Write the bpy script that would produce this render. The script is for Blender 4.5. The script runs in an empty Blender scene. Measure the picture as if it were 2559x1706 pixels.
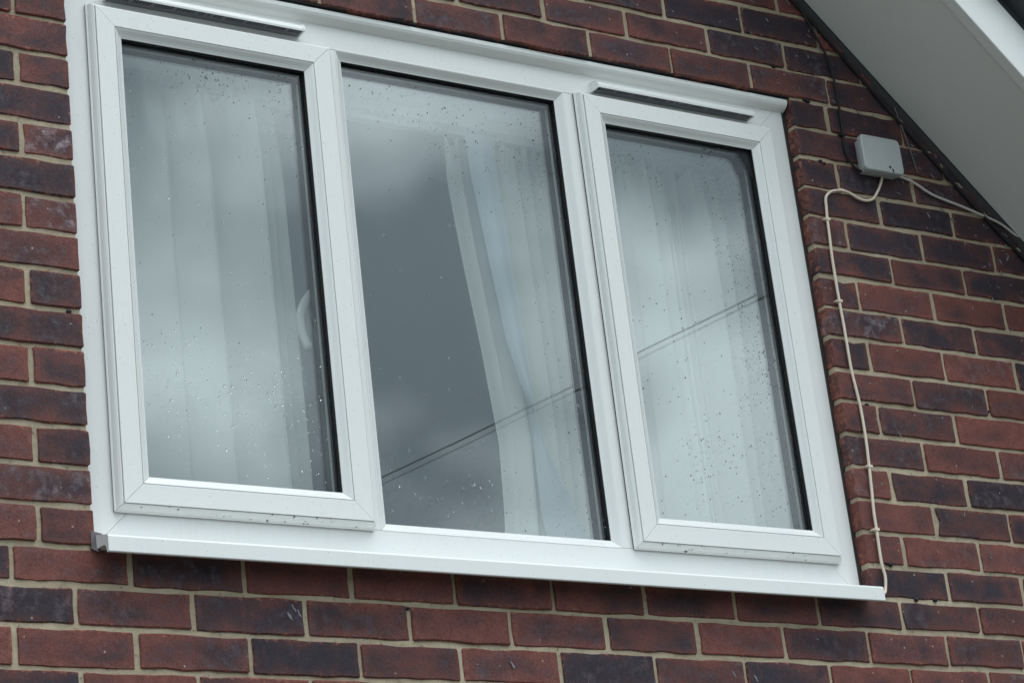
import bpy, bmesh, math, random
from mathutils import Vector, Matrix, noise

random.seed(7)
S = bpy.context.scene
COL = S.collection

# ------------------------------------------------------------------ camera
CAM = Vector((-1.6326, -3.9916, -1.2877))
RGT = Vector((0.84345, -0.52556, -0.11123))
FWD = Vector((0.52727, 0.77029, 0.35867))
UPV = Vector((-0.10282, -0.36116, 0.92682))
cd = bpy.data.cameras.new('camera'); cam = bpy.data.objects.new('camera', cd); COL.objects.link(cam)
cd.sensor_width = 36.0; cd.lens = 36.0 * 6349.7 / 2559.0
cd.clip_start = 0.05; cd.clip_end = 2000
cam.matrix_world = Matrix(((RGT.x, UPV.x, -FWD.x, CAM.x), (RGT.y, UPV.y, -FWD.y, CAM.y), (RGT.z, UPV.z, -FWD.z, CAM.z), (0, 0, 0, 1)))
S.camera = cam
GROUND = -2.9

# ------------------------------------------------------------------ sky: overcast, Nishita behind a cloud layer
SUN_EL, SUN_AZ = math.radians(70), math.radians(152)     # azimuth from +Y, clockwise
w = bpy.data.worlds.new('World'); S.world = w; w.use_nodes = True
nt = w.node_tree; nt.nodes.clear(); N = nt.nodes.new; LK = nt.links.new
out = N('ShaderNodeOutputWorld'); bg = N('ShaderNodeBackground'); bg.inputs['Strength'].default_value = 0.1
sky = N('ShaderNodeTexSky'); sky.sky_type = 'NISHITA'; sky.sun_disc = False
sky.sun_elevation = SUN_EL; sky.sun_rotation = SUN_AZ
tc = N('ShaderNodeTexCoord'); sep = N('ShaderNodeSeparateXYZ'); LK(tc.outputs['Generated'], sep.inputs[0])
mp = N('ShaderNodeMapping'); mp.inputs['Scale'].default_value = (1.0, 1.0, 1.7); mp.inputs['Location'].default_value = (0.95, 0.3, 0.12)
LK(tc.outputs['Generated'], mp.inputs[0])
cn = N('ShaderNodeTexNoise'); cn.inputs['Scale'].default_value = 8.0; cn.inputs['Detail'].default_value = 4; cn.inputs['Roughness'].default_value = 0.45
LK(mp.outputs[0], cn.inputs['Vector'])
cr = N('ShaderNodeValToRGB'); cr.color_ramp.elements[0].position = 0.40; cr.color_ramp.elements[1].position = 0.63
cr.color_ramp.elements[0].color = (0.45, 0.54, 0.60, 1); cr.color_ramp.elements[1].color = (1.34, 1.50, 1.58, 1)
LK(cn.outputs['Fac'], cr.inputs[0])
el = N('ShaderNodeMath'); el.operation = 'MULTIPLY_ADD'; el.inputs[1].default_value = 0.68; el.inputs[2].default_value = 0.32; el.use_clamp = False
zc = N('ShaderNodeMath'); zc.operation = 'MAXIMUM'; zc.inputs[1].default_value = 0.0; LK(sep.outputs['Z'], zc.inputs[0]); LK(zc.outputs[0], el.inputs[0])
lv = N('ShaderNodeMath'); lv.operation = 'MULTIPLY'; lv.inputs[1].default_value = 16.0; LK(el.outputs[0], lv.inputs[0])
cm = N('ShaderNodeVectorMath'); cm.operation = 'SCALE'; LK(cr.outputs[0], cm.inputs[0]); LK(lv.outputs[0], cm.inputs['Scale'])
mx = N('ShaderNodeMix'); mx.data_type = 'RGBA'; mx.inputs['Factor'].default_value = 0.92
LK(sky.outputs[0], mx.inputs['A']); LK(cm.outputs[0], mx.inputs['B']); LK(mx.outputs['Result'], bg.inputs['Color']); LK(bg.outputs[0], out.inputs[0])
# ------------------------------------------------------------------ sun through cloud
sd = bpy.data.lights.new('sun', 'SUN'); sd.energy = 1.5; sd.angle = math.radians(64); sd.color = (1.0, 0.985, 0.96)
so = bpy.data.objects.new('sun', sd); COL.objects.link(so)
sdir = Vector((math.sin(SUN_AZ) * math.cos(SUN_EL), math.cos(SUN_AZ) * math.cos(SUN_EL), math.sin(SUN_EL)))
so.rotation_euler = (-sdir).to_track_quat('-Z', 'Y').to_euler(); so.location = sdir * 20
S.view_settings.view_transform = 'Standard'; S.view_settings.look = 'None'; S.view_settings.exposure = 0.30; S.view_settings.gamma = 1.0
S.view_settings.use_curve_mapping = False
S.cycles.max_bounces = 10; S.cycles.transparent_max_bounces = 24; S.cycles.glossy_bounces = 5; S.cycles.transmission_bounces = 8
S.cycles.caustics_reflective = False; S.cycles.caustics_refractive = False

# ------------------------------------------------------------------ helpers
def new_mat(name):
    m = bpy.data.materials.new(name); m.use_nodes = True
    return m, m.node_tree, m.node_tree.nodes['Principled BSDF']
def nd(t, typ, **kw):
    n = t.nodes.new(typ)
    for k, v in kw.items(): setattr(n, k, v)
    return n
def math_(t, op, a, b=None, clamp=False):
    n = nd(t, 'ShaderNodeMath', operation=op, use_clamp=clamp)
    for i, v in enumerate((a, b)):
        if v is None: continue
        if isinstance(v, (int, float)): n.inputs[i].default_value = v
        else: t.links.new(v, n.inputs[i])
    return n.outputs[0]
def ramp(t, v, lo, hi, a=0.0, b=1.0):
    n = nd(t, 'ShaderNodeMapRange', interpolation_type='SMOOTHSTEP'); n.inputs['From Min'].default_value = lo; n.inputs['From Max'].default_value = hi
    n.inputs['To Min'].default_value = a; n.inputs['To Max'].default_value = b; t.links.new(v, n.inputs['Value']); return n.outputs[0]
def mixc(t, f, a, b):
    n = nd(t, 'ShaderNodeMix', data_type='RGBA')
    for k, v in (('Factor', f), ('A', a), ('B', b)):
        if isinstance(v, (int, float)): n.inputs[k].default_value = v
        elif isinstance(v, tuple): n.inputs[k].default_value = (*v, 1)
        else: t.links.new(v, n.inputs[k])
    return n.outputs['Result']
def noise_(t, vec, scale, detail=4, rough=0.5, stretch=None):
    if stretch:
        mpn = nd(t, 'ShaderNodeMapping'); mpn.inputs['Scale'].default_value = stretch; t.links.new(vec, mpn.inputs[0]); vec = mpn.outputs[0]
    n = nd(t, 'ShaderNodeTexNoise'); n.inputs['Scale'].default_value = scale; n.inputs['Detail'].default_value = detail; n.inputs['Roughness'].default_value = rough
    t.links.new(vec, n.inputs['Vector']); return n.outputs['Fac']
def bump_(t, bsdf, hgt, strength, dist):
    b = nd(t, 'ShaderNodeBump'); b.inputs['Strength'].default_value = strength; b.inputs['Distance'].default_value = dist
    t.links.new(hgt, b.inputs['Height']); t.links.new(b.outputs[0], bsdf.inputs['Normal'])
def pos(t): return nd(t, 'ShaderNodeNewGeometry').outputs['Position']
def attr(t, name): return nd(t, 'ShaderNodeAttribute', attribute_type='OBJECT', attribute_name=name).outputs['Fac']

def mesh_obj(name, verts, faces, mat, parent=None, loc=None, smooth=False, normals=True):
    me = bpy.data.meshes.new(name); me.from_pydata([tuple(v) for v in verts], [], faces)
    if normals:
        bm = bmesh.new(); bm.from_mesh(me); bmesh.ops.recalc_face_normals(bm, faces=bm.faces); bm.to_mesh(me); bm.free()
    if smooth:
        for p in me.polygons: p.use_smooth = True
    me.materials.append(mat)
    o = bpy.data.objects.new(name, me); COL.objects.link(o)
    if parent: o.parent = parent; o.matrix_parent_inverse = parent.matrix_basis.inverted()
    if loc: o.location = loc
    return o
def empty(name, loc, label, cat, group=None):
    o = bpy.data.objects.new(name, None); COL.objects.link(o); o.location = loc; o.empty_display_size = 0.05
    o['label'] = label; o['category'] = cat
    if group: o['group'] = group
    return o
def tag(o, label, cat, group=None):
    o['label'] = label; o['category'] = cat
    if group: o['group'] = group
    return o
def struct(o): o['kind'] = 'structure'; return o
class MB:
    def __init__(s): s.v = []; s.f = []
    def add(s, v, f):
        b = len(s.v); s.v += [tuple(q) for q in v]; s.f += [tuple(i + b for i in q) for q in f]
    def box(s, x0, x1, y0, y1, z0, z1):
        s.add([(x, y, z) for x in (x0, x1) for y in (y0, y1) for z in (z0, z1)],
              [(0, 1, 3, 2), (4, 6, 7, 5), (0, 4, 5, 1), (2, 3, 7, 6), (0, 2, 6, 4), (1, 5, 7, 3)])
    def build(s, name, mat, parent=None, smooth=False): return mesh_obj(name, s.v, s.f, mat, parent, smooth=smooth)
def bevel(o, wd, seg=2):
    m = o.modifiers.new('bevel', 'BEVEL'); m.width = wd; m.segments = seg; m.limit_method = 'ANGLE'; m.angle_limit = math.radians(40)
    return o
def box_obj(name, x0, x1, y0, y1, z0, z1, mat, parent=None, bev=0.0):
    m = MB(); m.box(x0, x1, y0, y1, z0, z1); o = m.build(name, mat, parent)
    if bev: bevel(o, bev)
    return o
def tube(mb, pts, r, n=8, cap=True):
    pts = [Vector(p) for p in pts]; L = len(pts); base = len(mb.v)
    ref = min((Vector(c) for c in ((1, 0, 0), (0, 1, 0), (0, 0, 1))), key=lambda c: max(abs((b - a).normalized().dot(c)) for a, b in zip(pts, pts[1:])))
    for i, p in enumerate(pts):
        d = (pts[min(i + 1, L - 1)] - pts[max(i - 1, 0)]).normalized(); a = d.cross(ref).normalized(); b = d.cross(a)
        for k in range(n):
            t = 2 * math.pi * k / n; mb.v.append(tuple(p + (a * math.cos(t) + b * math.sin(t)) * r))
    for i in range(L - 1):
        for k in range(n):
            q = (k + 1) % n; mb.f.append((base + i * n + k, base + i * n + q, base + (i + 1) * n + q, base + (i + 1) * n + k))
    if cap:
        mb.f.append(tuple(base + k for k in range(n))); mb.f.append(tuple(base + (L - 1) * n + k for k in range(n)))
def spline(pts, per=6):
    P = [Vector(p) for p in pts]; P = [2 * P[0] - P[1]] + P + [2 * P[-1] - P[-2]]; o = []
    for i in range(1, len(P) - 2):
        for k in range(per):
            t = k / per; a, b, c, d = P[i - 1:i + 3]
            o.append(0.5 * ((2 * b) + (c - a) * t + (2 * a - 5 * b + 4 * c - d) * t * t + (3 * b - a - 3 * c + d) * t ** 3))
    o.append(P[-2]); return o
def ring_rails(rect, prof, mat, parent, names=('rail', 'stile', 'rail', 'stile'), gap=0.0004):
    """mitred four-sided frame: prof = [(inset, y), ...] swept round rect = (x0, x1, z0, z1); each side a mesh of its own"""
    x0, x1, z0, z1 = rect; res = []
    def cor(i, k): return [(x0 + i, z0 + i), (x1 - i, z0 + i), (x1 - i, z1 - i), (x0 + i, z1 - i)][k]
    for sd_ in range(4):
        vs = []; n = len(prof)
        for i, y in prof:
            a, b = Vector(cor(i, sd_)), Vector(cor(i, (sd_ + 1) % 4)); d = (b - a).normalized() * gap
            a += d; b -= d; vs += [(a.x, y, a.y), (b.x, y, b.y)]
        fs = [(2 * k, 2 * k + 1, 2 * k + 3, 2 * k + 2) for k in range(n - 1)]
        fs += [tuple(2 * k for k in range(n)), tuple(2 * k + 1 for k in reversed(range(n))), (0, 2 * n - 2, 2 * n - 1, 1)]
        res.append(mesh_obj(names[sd_], vs, fs, mat, parent))
    return res

# ------------------------------------------------------------------ materials
M = {}
def make_brick():
    m, t, b = new_mat('brick'); p = pos(t)
    dark, bw, eff, bri = attr(t, 'dark'), attr(t, 'bw'), attr(t, 'eff'), attr(t, 'bri')
    uv = nd(t, 'ShaderNodeUVMap'); sx = nd(t, 'ShaderNodeSeparateXYZ'); t.links.new(uv.outputs[0], sx.inputs[0])
    u, v = sx.outputs['X'], sx.outputs['Y']
    e = math_(t, 'MINIMUM', math_(t, 'MINIMUM', u, math_(t, 'SUBTRACT', bw, u)), math_(t, 'MINIMUM', v, math_(t, 'SUBTRACT', 0.065, v)))
    n1 = noise_(t, p, 9, 3, 0.5, (1, 1, 1.6)); n2 = noise_(t, p, 42, 5, 0.65); n3 = noise_(t, p, 260, 3, 0.6)
    n4 = noise_(t, p, 30, 4, 0.6, (1.8, 1, 0.5)); n5 = noise_(t, p, 75, 4, 0.7)
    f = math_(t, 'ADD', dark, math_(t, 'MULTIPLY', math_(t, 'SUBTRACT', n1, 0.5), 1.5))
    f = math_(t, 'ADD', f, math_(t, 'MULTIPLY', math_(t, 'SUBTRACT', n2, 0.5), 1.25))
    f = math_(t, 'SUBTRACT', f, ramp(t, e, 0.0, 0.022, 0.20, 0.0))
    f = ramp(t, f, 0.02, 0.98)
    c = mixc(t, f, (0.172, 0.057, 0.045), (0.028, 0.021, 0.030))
    c = mixc(t, math_(t, 'MULTIPLY', ramp(t, n4, 0.55, 0.78), 0.35), c, (0.19, 0.066, 0.046))
    chip = ramp(t, math_(t, 'SUBTRACT', n5, math_(t, 'MULTIPLY', e, 22.0)), 0.49, 0.55)
    c = mixc(t, math_(t, 'MULTIPLY', chip, 0.62), c, (0.29, 0.105, 0.068))
    ef = math_(t, 'MULTIPLY', math_(t, 'MULTIPLY', ramp(t, n2, 0.42, 0.72), ramp(t, n1, 0.38, 0.62)), eff)
    c = mixc(t, math_(t, 'MULTIPLY', ef, 0.55), c, (0.27, 0.21, 0.22))
    vo = nd(t, 'ShaderNodeTexVoronoi'); vo.inputs['Scale'].default_value = 60; t.links.new(p, vo.inputs['Vector'])
    sc = nd(t, 'ShaderNodeSeparateColor'); t.links.new(vo.outputs['Color'], sc.inputs[0])
    spk = math_(t, 'MULTIPLY', math_(t, 'LESS_THAN', vo.outputs['Distance'], 0.13), math_(t, 'GREATER_THAN', sc.outputs[0], 0.90))
    c = mixc(t, math_(t, 'MULTIPLY', spk, 0.6), c, (0.42, 0.37, 0.34))
    g = math_(t, 'MULTIPLY', math_(t, 'MULTIPLY', ramp(t, n3, 0.2, 0.8, 0.66, 1.34), bri), ramp(t, n2, 0.30, 0.72, 0.80, 1.32))
    cmx = nd(t, 'ShaderNodeVectorMath', operation='SCALE'); t.links.new(c, cmx.inputs[0]); t.links.new(g, cmx.inputs['Scale'])
    t.links.new(cmx.outputs[0], b.inputs['Base Color']); b.inputs['Roughness'].default_value = 0.72; b.inputs['Specular IOR Level'].default_value = 0.35
    h = math_(t, 'ADD', math_(t, 'ADD', math_(t, 'MULTIPLY', n5, 0.8), math_(t, 'MULTIPLY', n3, 0.35)), math_(t, 'MULTIPLY', n4, 0.6))
    h = math_(t, 'SUBTRACT', h, math_(t, 'MULTIPLY', chip, 0.5))
    bump_(t, b, h, 0.75, 0.0022); return m
M['brick'] = make_brick()
def make_mortar():
    m, t, b = new_mat('mortar'); p = pos(t)
    n1 = noise_(t, p, 6, 4, 0.6); n2 = noise_(t, p, 90, 5, 0.7); n3 = noise_(t, p, 420, 3, 0.7)
    c = mixc(t, ramp(t, n1, 0.3, 0.7), (0.37, 0.305, 0.215), (0.52, 0.44, 0.315))
    c = mixc(t, math_(t, 'MULTIPLY', ramp(t, n2, 0.56, 0.70), 0.65), c, (0.135, 0.115, 0.09))
    c = mixc(t, math_(t, 'MULTIPLY', ramp(t, n3, 0.60, 0.75), 0.5), c, (0.52, 0.46, 0.38))
    t.links.new(c, b.inputs['Base Color']); b.inputs['Roughness'].default_value = 0.9
    bump_(t, b, math_(t, 'ADD', n2, math_(t, 'MULTIPLY', n3, 0.5)), 0.9, 0.003); return m
M['mortar'] = make_mortar()
def make_far():
    m, t, b = new_mat('far_brickwork'); p = pos(t)
    mpn = nd(t, 'ShaderNodeMapping'); mpn.inputs['Rotation'].default_value = (-math.pi / 2, 0, 0); t.links.new(p, mpn.inputs[0])
    bt = nd(t, 'ShaderNodeTexBrick'); bt.inputs['Scale'].default_value = 1.0; bt.inputs['Brick Width'].default_value = 0.225; bt.inputs['Row Height'].default_value = 0.075
    bt.inputs['Mortar Size'].default_value = 0.005; bt.inputs['Color1'].default_value = (0.15, 0.05, 0.04, 1); bt.inputs['Color2'].default_value = (0.06, 0.035, 0.04, 1)
    bt.inputs['Mortar'].default_value = (0.36, 0.3, 0.21, 1); t.links.new(mpn.outputs[0], bt.inputs['Vector']); t.links.new(bt.outputs['Color'], b.inputs['Base Color'])
    b.inputs['Roughness'].default_value = 0.85; bump_(t, b, noise_(t, p, 60, 4), 0.5, 0.003); return m
M['far'] = make_far()
def make_upvc(name, col, rough, dirt=0.09):
    m, t, b = new_mat(name); p = pos(t)
    n1 = noise_(t, p, 5, 4, 0.55); n2 = noise_(t, p, 55, 3, 0.6, (2.5, 1, 0.4)); n3 = noise_(t, p, 300, 2, 0.5)
    f = math_(t, 'MULTIPLY', math_(t, 'MULTIPLY', ramp(t, n1, 0.35, 0.75), ramp(t, n2, 0.35, 0.8)), dirt * 2)
    c = mixc(t, f, col, tuple(x * 0.72 for x in col)); t.links.new(c, b.inputs['Base Color'])
    b.inputs['Roughness'].default_value = rough; b.inputs['Specular IOR Level'].default_value = 0.5
    bump_(t, b, math_(t, 'ADD', math_(t, 'MULTIPLY', n3, 0.5), n1), 0.12, 0.0006); return m
M['upvc'] = make_upvc('white_upvc', (0.80, 0.815, 0.80), 0.32)
M['upvc_vent'] = make_upvc('vent_grey', (0.20, 0.20, 0.22), 0.45)
M['soffit'] = make_upvc('soffit_white', (0.74, 0.755, 0.73), 0.45, 0.10)
M['plaster'] = make_upvc('plaster', (0.72, 0.76, 0.78), 0.8, 0.05)
M['room'] = make_upvc('room_paint', (0.42, 0.44, 0.45), 0.9, 0.05)
M['box'] = make_upvc('box_plastic', (0.44, 0.46, 0.46), 0.4, 0.2)
M['cream'] = make_upvc('cream_cable', (0.74, 0.64, 0.52), 0.5, 0.25)
M['greycable'] = make_upvc('grey_cable', (0.56, 0.54, 0.50), 0.6, 0.25); M['dullcable'] = make_upvc('dull_cable', (0.13, 0.13, 0.14), 0.6, 0.25)
def plain(name, col, rough, spec=0.5):
    m, t, b = new_mat(name); p = pos(t); n = noise_(t, p, 80, 4, 0.6)
    t.links.new(mixc(t, n, tuple(x * 0.75 for x in col), tuple(min(1, x * 1.25) for x in col)), b.inputs['Base Color'])
    b.inputs['Roughness'].default_value = rough; b.inputs['Specular IOR Level'].default_value = spec; bump_(t, b, n, 0.3, 0.001); return m
M['spacer'] = plain('shaded_bead', (0.15, 0.155, 0.165), 0.45)  # dark grey puts shade into the colour of the white inner bead
M['black'] = plain('black_rubber', (0.018, 0.018, 0.022), 0.6, 0.3)
M['sealant'] = plain('dark_sealant', (0.045, 0.04, 0.038), 0.7, 0.3)
M['lintel'] = plain('lintel_paint', (0.03, 0.03, 0.036), 0.6)
M['tile'] = plain('roof_tile', (0.055, 0.06, 0.068), 0.7)
M['fleck'] = plain('web_fleck', (0.25, 0.24, 0.25), 0.9)
M['ground'] = plain('concrete_ground', (0.115, 0.118, 0.105), 0.9)
M['carpet'] = plain('carpet', (0.20, 0.18, 0.16), 0.95)
M['dimvoid'] = plain('dark_void', (0.02, 0.02, 0.022), 0.8)
def make_glass(name, ior, tint):
    m = bpy.data.materials.new(name); m.use_nodes = True; t = m.node_tree; t.nodes.clear()
    o = nd(t, 'ShaderNodeOutputMaterial'); mixs = nd(t, 'ShaderNodeMixShader'); tr = nd(t, 'ShaderNodeBsdfTransparent'); gl = nd(t, 'ShaderNodeBsdfGlossy')
    tr.inputs['Color'].default_value = (*tint, 1); gl.inputs['Roughness'].default_value = 0.0; gl.inputs['Color'].default_value = (0.96, 0.99, 1.0, 1)
    fr = nd(t, 'ShaderNodeFresnel'); ge = nd(t, 'ShaderNodeNewGeometry')
    t.links.new(math_(t, 'ADD', ior, math_(t, 'MULTIPLY', ge.outputs['Backfacing'], 1.0 / ior - ior)), fr.inputs['IOR'])
    wv = noise_(t, ge.outputs['Position'], 2.2, 2, 0.4); bp = nd(t, 'ShaderNodeBump'); bp.inputs['Strength'].default_value = 0.12; bp.inputs['Distance'].default_value = 0.0010
    t.links.new(wv, bp.inputs['Height']); t.links.new(bp.outputs[0], gl.inputs['Normal'])
    t.links.new(fr.outputs[0], mixs.inputs[0]); t.links.new(tr.outputs[0], mixs.inputs[1]); t.links.new(gl.outputs[0], mixs.inputs[2]); t.links.new(mixs.outputs[0], o.inputs[0])
    return m
M['glass'] = make_glass('outer_glass', 1.52, (0.98, 0.99, 0.985))
M['glass_in'] = make_glass('coated_glass', 2.0, (0.98, 0.99, 0.985))
def make_drop():
    m, t, b = new_mat('raindrop'); b.inputs['Base Color'].default_value = (0.55, 0.60, 0.62, 1); b.inputs['Transmission Weight'].default_value = 1.0
    b.inputs['IOR'].default_value = 1.33; b.inputs['Roughness'].default_value = 0.0; return m
M['drop'] = make_drop()
def make_curtain(name, col):
    m = bpy.data.materials.new(name); m.use_nodes = True; t = m.node_tree; t.nodes.clear()
    o = nd(t, 'ShaderNodeOutputMaterial'); d = nd(t, 'ShaderNodeBsdfDiffuse'); tl = nd(t, 'ShaderNodeBsdfTranslucent'); mixs = nd(t, 'ShaderNodeMixShader')
    p = pos(t); n = noise_(t, p, 500, 2, 0.6, (1, 1, 0.3)); c = mixc(t, n, tuple(x * 0.94 for x in col), col)
    t.links.new(c, d.inputs[0]); t.links.new(c, tl.inputs[0]); mixs.inputs[0].default_value = 0.16
    t.links.new(d.outputs[0], mixs.inputs[1]); t.links.new(tl.outputs[0], mixs.inputs[2]); t.links.new(mixs.outputs[0], o.inputs[0]); return m
M['curtain'] = make_curtain('white_curtain', (0.90, 0.91, 0.88))
M['lining'] = make_curtain('curtain_lining', (0.66, 0.72, 0.80))

# ------------------------------------------------------------------ ground
struct(mesh_obj('ground', [(-150, -150, GROUND), (150, -150, GROUND), (150, 150, GROUND), (-150, 150, GROUND)], [(0, 1, 2, 3)], M['ground']))

# ------------------------------------------------------------------ brick wall
SL = math.radians(44.0); EX, EZ = math.cos(SL), -math.sin(SL); NX, NZ = math.sin(SL), math.cos(SL)
P0 = (2.2355, 1.3569)                               # a point where soffit meets wall
def roof_z(x): return P0[1] - (x - P0[0]) * math.tan(SL)
OX0, OX1, OZ0, OZ1 = 0.157, 1.956, 0.090, 1.279     # window opening
wall = empty('brick_wall', (1.0, 0, GROUND), 'dark red and purple brick gable wall with beige mortar round the window', 'wall'); wall['kind'] = 'thing'
# measured bed joint heights
BZ = {}
fix = {-3: -.226, -2: -.1505, -1: -.0755, 0: .0015, 1: .073, 2: .147, 3: .2215, 4: .297, 5: .373, 6: .4505, 7: .526, 8: .6015, 9: .679, 10: .752, 11: .829, 12: .902, 13: .978, 14: 1.050, 15: 1.1255, 16: 1.201, 17: 1.2745, 18: 1.348, 19: 1.42}
for k in range(-9, 26): BZ[k] = fix.get(k, 0.075 * k)
dk = {}
for i, v in enumerate([.8, .22, .62, .38, .42, .42, .36, .42, .5, .62, .55, .5]): dk[0, i - 1] = v  # third tone counts shade under the sill as brick colour
for i, v in enumerate([.85, .5, .72, .38, .22, .36, .52, .2, .58, .42, .5]): dk[-1, i - 1] = v
for i, v in enumerate([.05, .32, .45, .85, .5, .26, .95, .5, .78, .2, .32, .4]): dk[-2, i - 1] = v
for i, v in enumerate([.8, .3, .5, .35, .3, .6, .3, .5, .4, .3, .5]): dk[-3, i - 1] = v
left_d = {1: (.35, .45), 2: (.5,), 3: (.2, .66), 4: (.72,), 5: (.35, .5), 6: (.7,), 7: (.3, .66), 8: (.4,), 9: (.3, .42), 10: (.8,), 11: (.65, .42), 12: (.82,), 13: (.9, .55), 14: (.5,), 15: (.6, .5), 16: (.6,)}
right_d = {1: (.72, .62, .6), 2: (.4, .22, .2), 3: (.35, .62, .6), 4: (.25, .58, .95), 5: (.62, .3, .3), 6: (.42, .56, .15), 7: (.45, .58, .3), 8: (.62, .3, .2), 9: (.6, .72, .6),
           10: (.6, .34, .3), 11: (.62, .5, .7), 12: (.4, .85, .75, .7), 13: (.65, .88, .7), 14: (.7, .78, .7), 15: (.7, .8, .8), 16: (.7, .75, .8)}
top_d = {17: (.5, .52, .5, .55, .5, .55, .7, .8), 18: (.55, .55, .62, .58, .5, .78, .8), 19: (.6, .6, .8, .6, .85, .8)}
IND = (-0.36, 2.80, -0.46, 1.62)                    # bricks here are pieces of their own
BM_JOINT = 0.010
def outline(x0, x1, z0, z1, rnd, rich=True):
    w_, h_ = x1 - x0, z1 - z0; r = rnd.uniform(.0012, .0036); j = .0017
    nl = max(3, int(w_ / .036)) if rich else 1; nh = 2 if rich else 1; pts = []
    cs = [(x0, z0), (x1, z0), (x1, z1), (x0, z1)]
    for k in range(4):
        a, b = Vector(cs[k]), Vector(cs[(k + 1) % 4]); d = (b - a).normalized(); n_ = nl if k % 2 == 0 else nh
        ra, L = min(r, .006), (b - a).length
        pts.append(a + d * ra)
        for q in range(1, n_): pts.append(a + d * (L * q / n_ + rnd.uniform(-.004, .004)) + Vector((-d.y, d.x)) * rnd.uniform(-j, j * 1.3))
        pts.append(b - d * ra * rnd.uniform(.7, 1.5))
    if rich and rnd.random() < .22:                  # a knocked corner
        k = rnd.randrange(len(pts)); c = Vector(((x0 + x1) / 2, (z0 + z1) / 2)); pts[k] = pts[k] + (c - pts[k]).normalized() * rnd.uniform(.003, .007)
    return pts
def brick_mesh(x0, x1, z0, z1, rnd, depth=0.10, cen=True):
    pts = outline(x0, x1, z0, z1, rnd); n = len(pts); cx, cz = (x0 + x1) / 2, (z0 + z1) / 2; c = Vector((cx, cz))
    pr = max(-.0022, min(.0010, rnd.gauss(-.0003, .0011))); tl = rnd.uniform(-.0009, .0009); ins = rnd.uniform(.0012, .0024)
    def fy(p): return pr + tl * (p.x - cx) / max(.05, (x1 - x0) / 2)
    vs = [(p.x, depth, p.y) for p in pts] + [(p.x, fy(p) + .0020, p.y) for p in pts]
    vs += [(cx + (p.x - cx) * (1 - ins / ((x1 - x0) / 2)), fy(p), cz + (p.y - cz) * (1 - ins / ((z1 - z0) / 2))) for p in pts]
    fs = []
    for a in range(2):
        for k in range(n):
            q = (k + 1) % n; fs.append((a * n + k, a * n + q, (a + 1) * n + q, (a + 1) * n + k))
    fs.append(tuple(2 * n + k for k in range(n)))
    return vs, fs
nb = 0; far = MB()
def place(c, x0, x1, idx, dark, bri=1.0, eff=0.0):
    """one brick of course c between head joint centres x0 and x1 (already trimmed at the opening by the caller)"""
    global nb
    z0, z1 = BZ[c] + .005, BZ[c + 1] - .005
    if x1 - x0 < .03: return
    xc = (x0 + x1) / 2
    if z0 > roof_z(x0) + .06: return
    rnd = random.Random(c * 1009 + int(xc * 977) + 31)
    z0 += rnd.uniform(-.0016, .0016); z1 += rnd.uniform(-.0016, .0016)
    if abs(x0 - OX1) > .004: x0 += rnd.uniform(-.0016, .0018)
    if abs(x1 - OX0) > .004: x1 += rnd.uniform(-.0018, .0016)
    if c in (9, 11) and .05 < xc < .16: eff = 1.5
    if IND[0] < xc < IND[1] and IND[2] < z0 < IND[3]:
        vs, fs = brick_mesh(x0, x1, z0, z1, rnd); zc = (z0 + z1) / 2
        o = mesh_obj('brick', [(v[0] - xc, v[1], v[2] - zc) for v in vs], fs, M['brick'])
        uvl = o.data.uv_layers.new(name='UVMap')
        for lp in o.data.loops:
            v = o.data.vertices[lp.vertex_index].co; uvl.data[lp.index].uv = (v.x + xc - x0, v.z + zc - z0)
        o.parent = wall; o.matrix_parent_inverse = wall.matrix_basis.inverted(); o.location = (xc, 0, zc)
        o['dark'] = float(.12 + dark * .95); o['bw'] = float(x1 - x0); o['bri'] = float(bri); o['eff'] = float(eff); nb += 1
    else: far.box(x0, x1, rnd.uniform(-.001, .0015), .05, z0, z1)
def course(c, heads, darks, base_i):
    for i in range(len(heads) - 1):
        r = random.Random(c * 77 + i * 13 + 5); d = darks(i) if darks(i) is not None else min(.95, max(.05, r.gauss(.5, .2)))
        place(c, heads[i] + .005, heads[i + 1] - .005, i, d, r.uniform(.88, 1.12), max(0, r.gauss(.15, .3)))
# pixel-measured head joint offsets (m) make the perpends as uneven as in the photo
jit = random.Random(3)
def hx(x): return x + jit.uniform(-.003, .003)
XW0, XW1 = -1.485, 3.28
for c in range(-9, 24):
    if c <= 0:
        off = 0.0 if c % 2 == 0 else 0.1125
        i0 = -6; heads = [hx(off + .225 * (i0 + i) + (.006 if c % 2 else 0)) for i in range(21)]
        course(c, heads, lambda i, c=c: dk.get((c, i + i0)), 0)
    elif c <= 16:
        # left of the opening
        if c % 2: hl = [hx(.0523 - .225 * k) for k in range(6, -1, -1)] + [OX0 + .005]
        else: hl = [hx(OX0 + .005 - .222 - .225 * k) for k in range(6, -1, -1)] + [OX0 + .005]
        ld = left_d[c]; nl_ = len(hl) - 1
        course(c, hl, lambda i, ld=ld, n=nl_: ld[i - (n - len(ld))] if i >= n - len(ld) else None, 0)
        # right of the opening
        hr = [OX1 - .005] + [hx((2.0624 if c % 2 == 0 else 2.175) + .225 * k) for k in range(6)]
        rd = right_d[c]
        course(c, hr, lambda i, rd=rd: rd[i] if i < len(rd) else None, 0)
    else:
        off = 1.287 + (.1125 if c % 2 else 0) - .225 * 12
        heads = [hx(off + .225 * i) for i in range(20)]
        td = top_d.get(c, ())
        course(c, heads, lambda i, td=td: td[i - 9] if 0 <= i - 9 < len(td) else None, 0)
print('bricks', nb)
fo = far.build('far_brick', M['brick'], wall); fo['kind'] = 'stuff'; fo['dark'] = .5; fo['bw'] = 9.0; fo['bri'] = 1.0; fo['eff'] = .1
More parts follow.
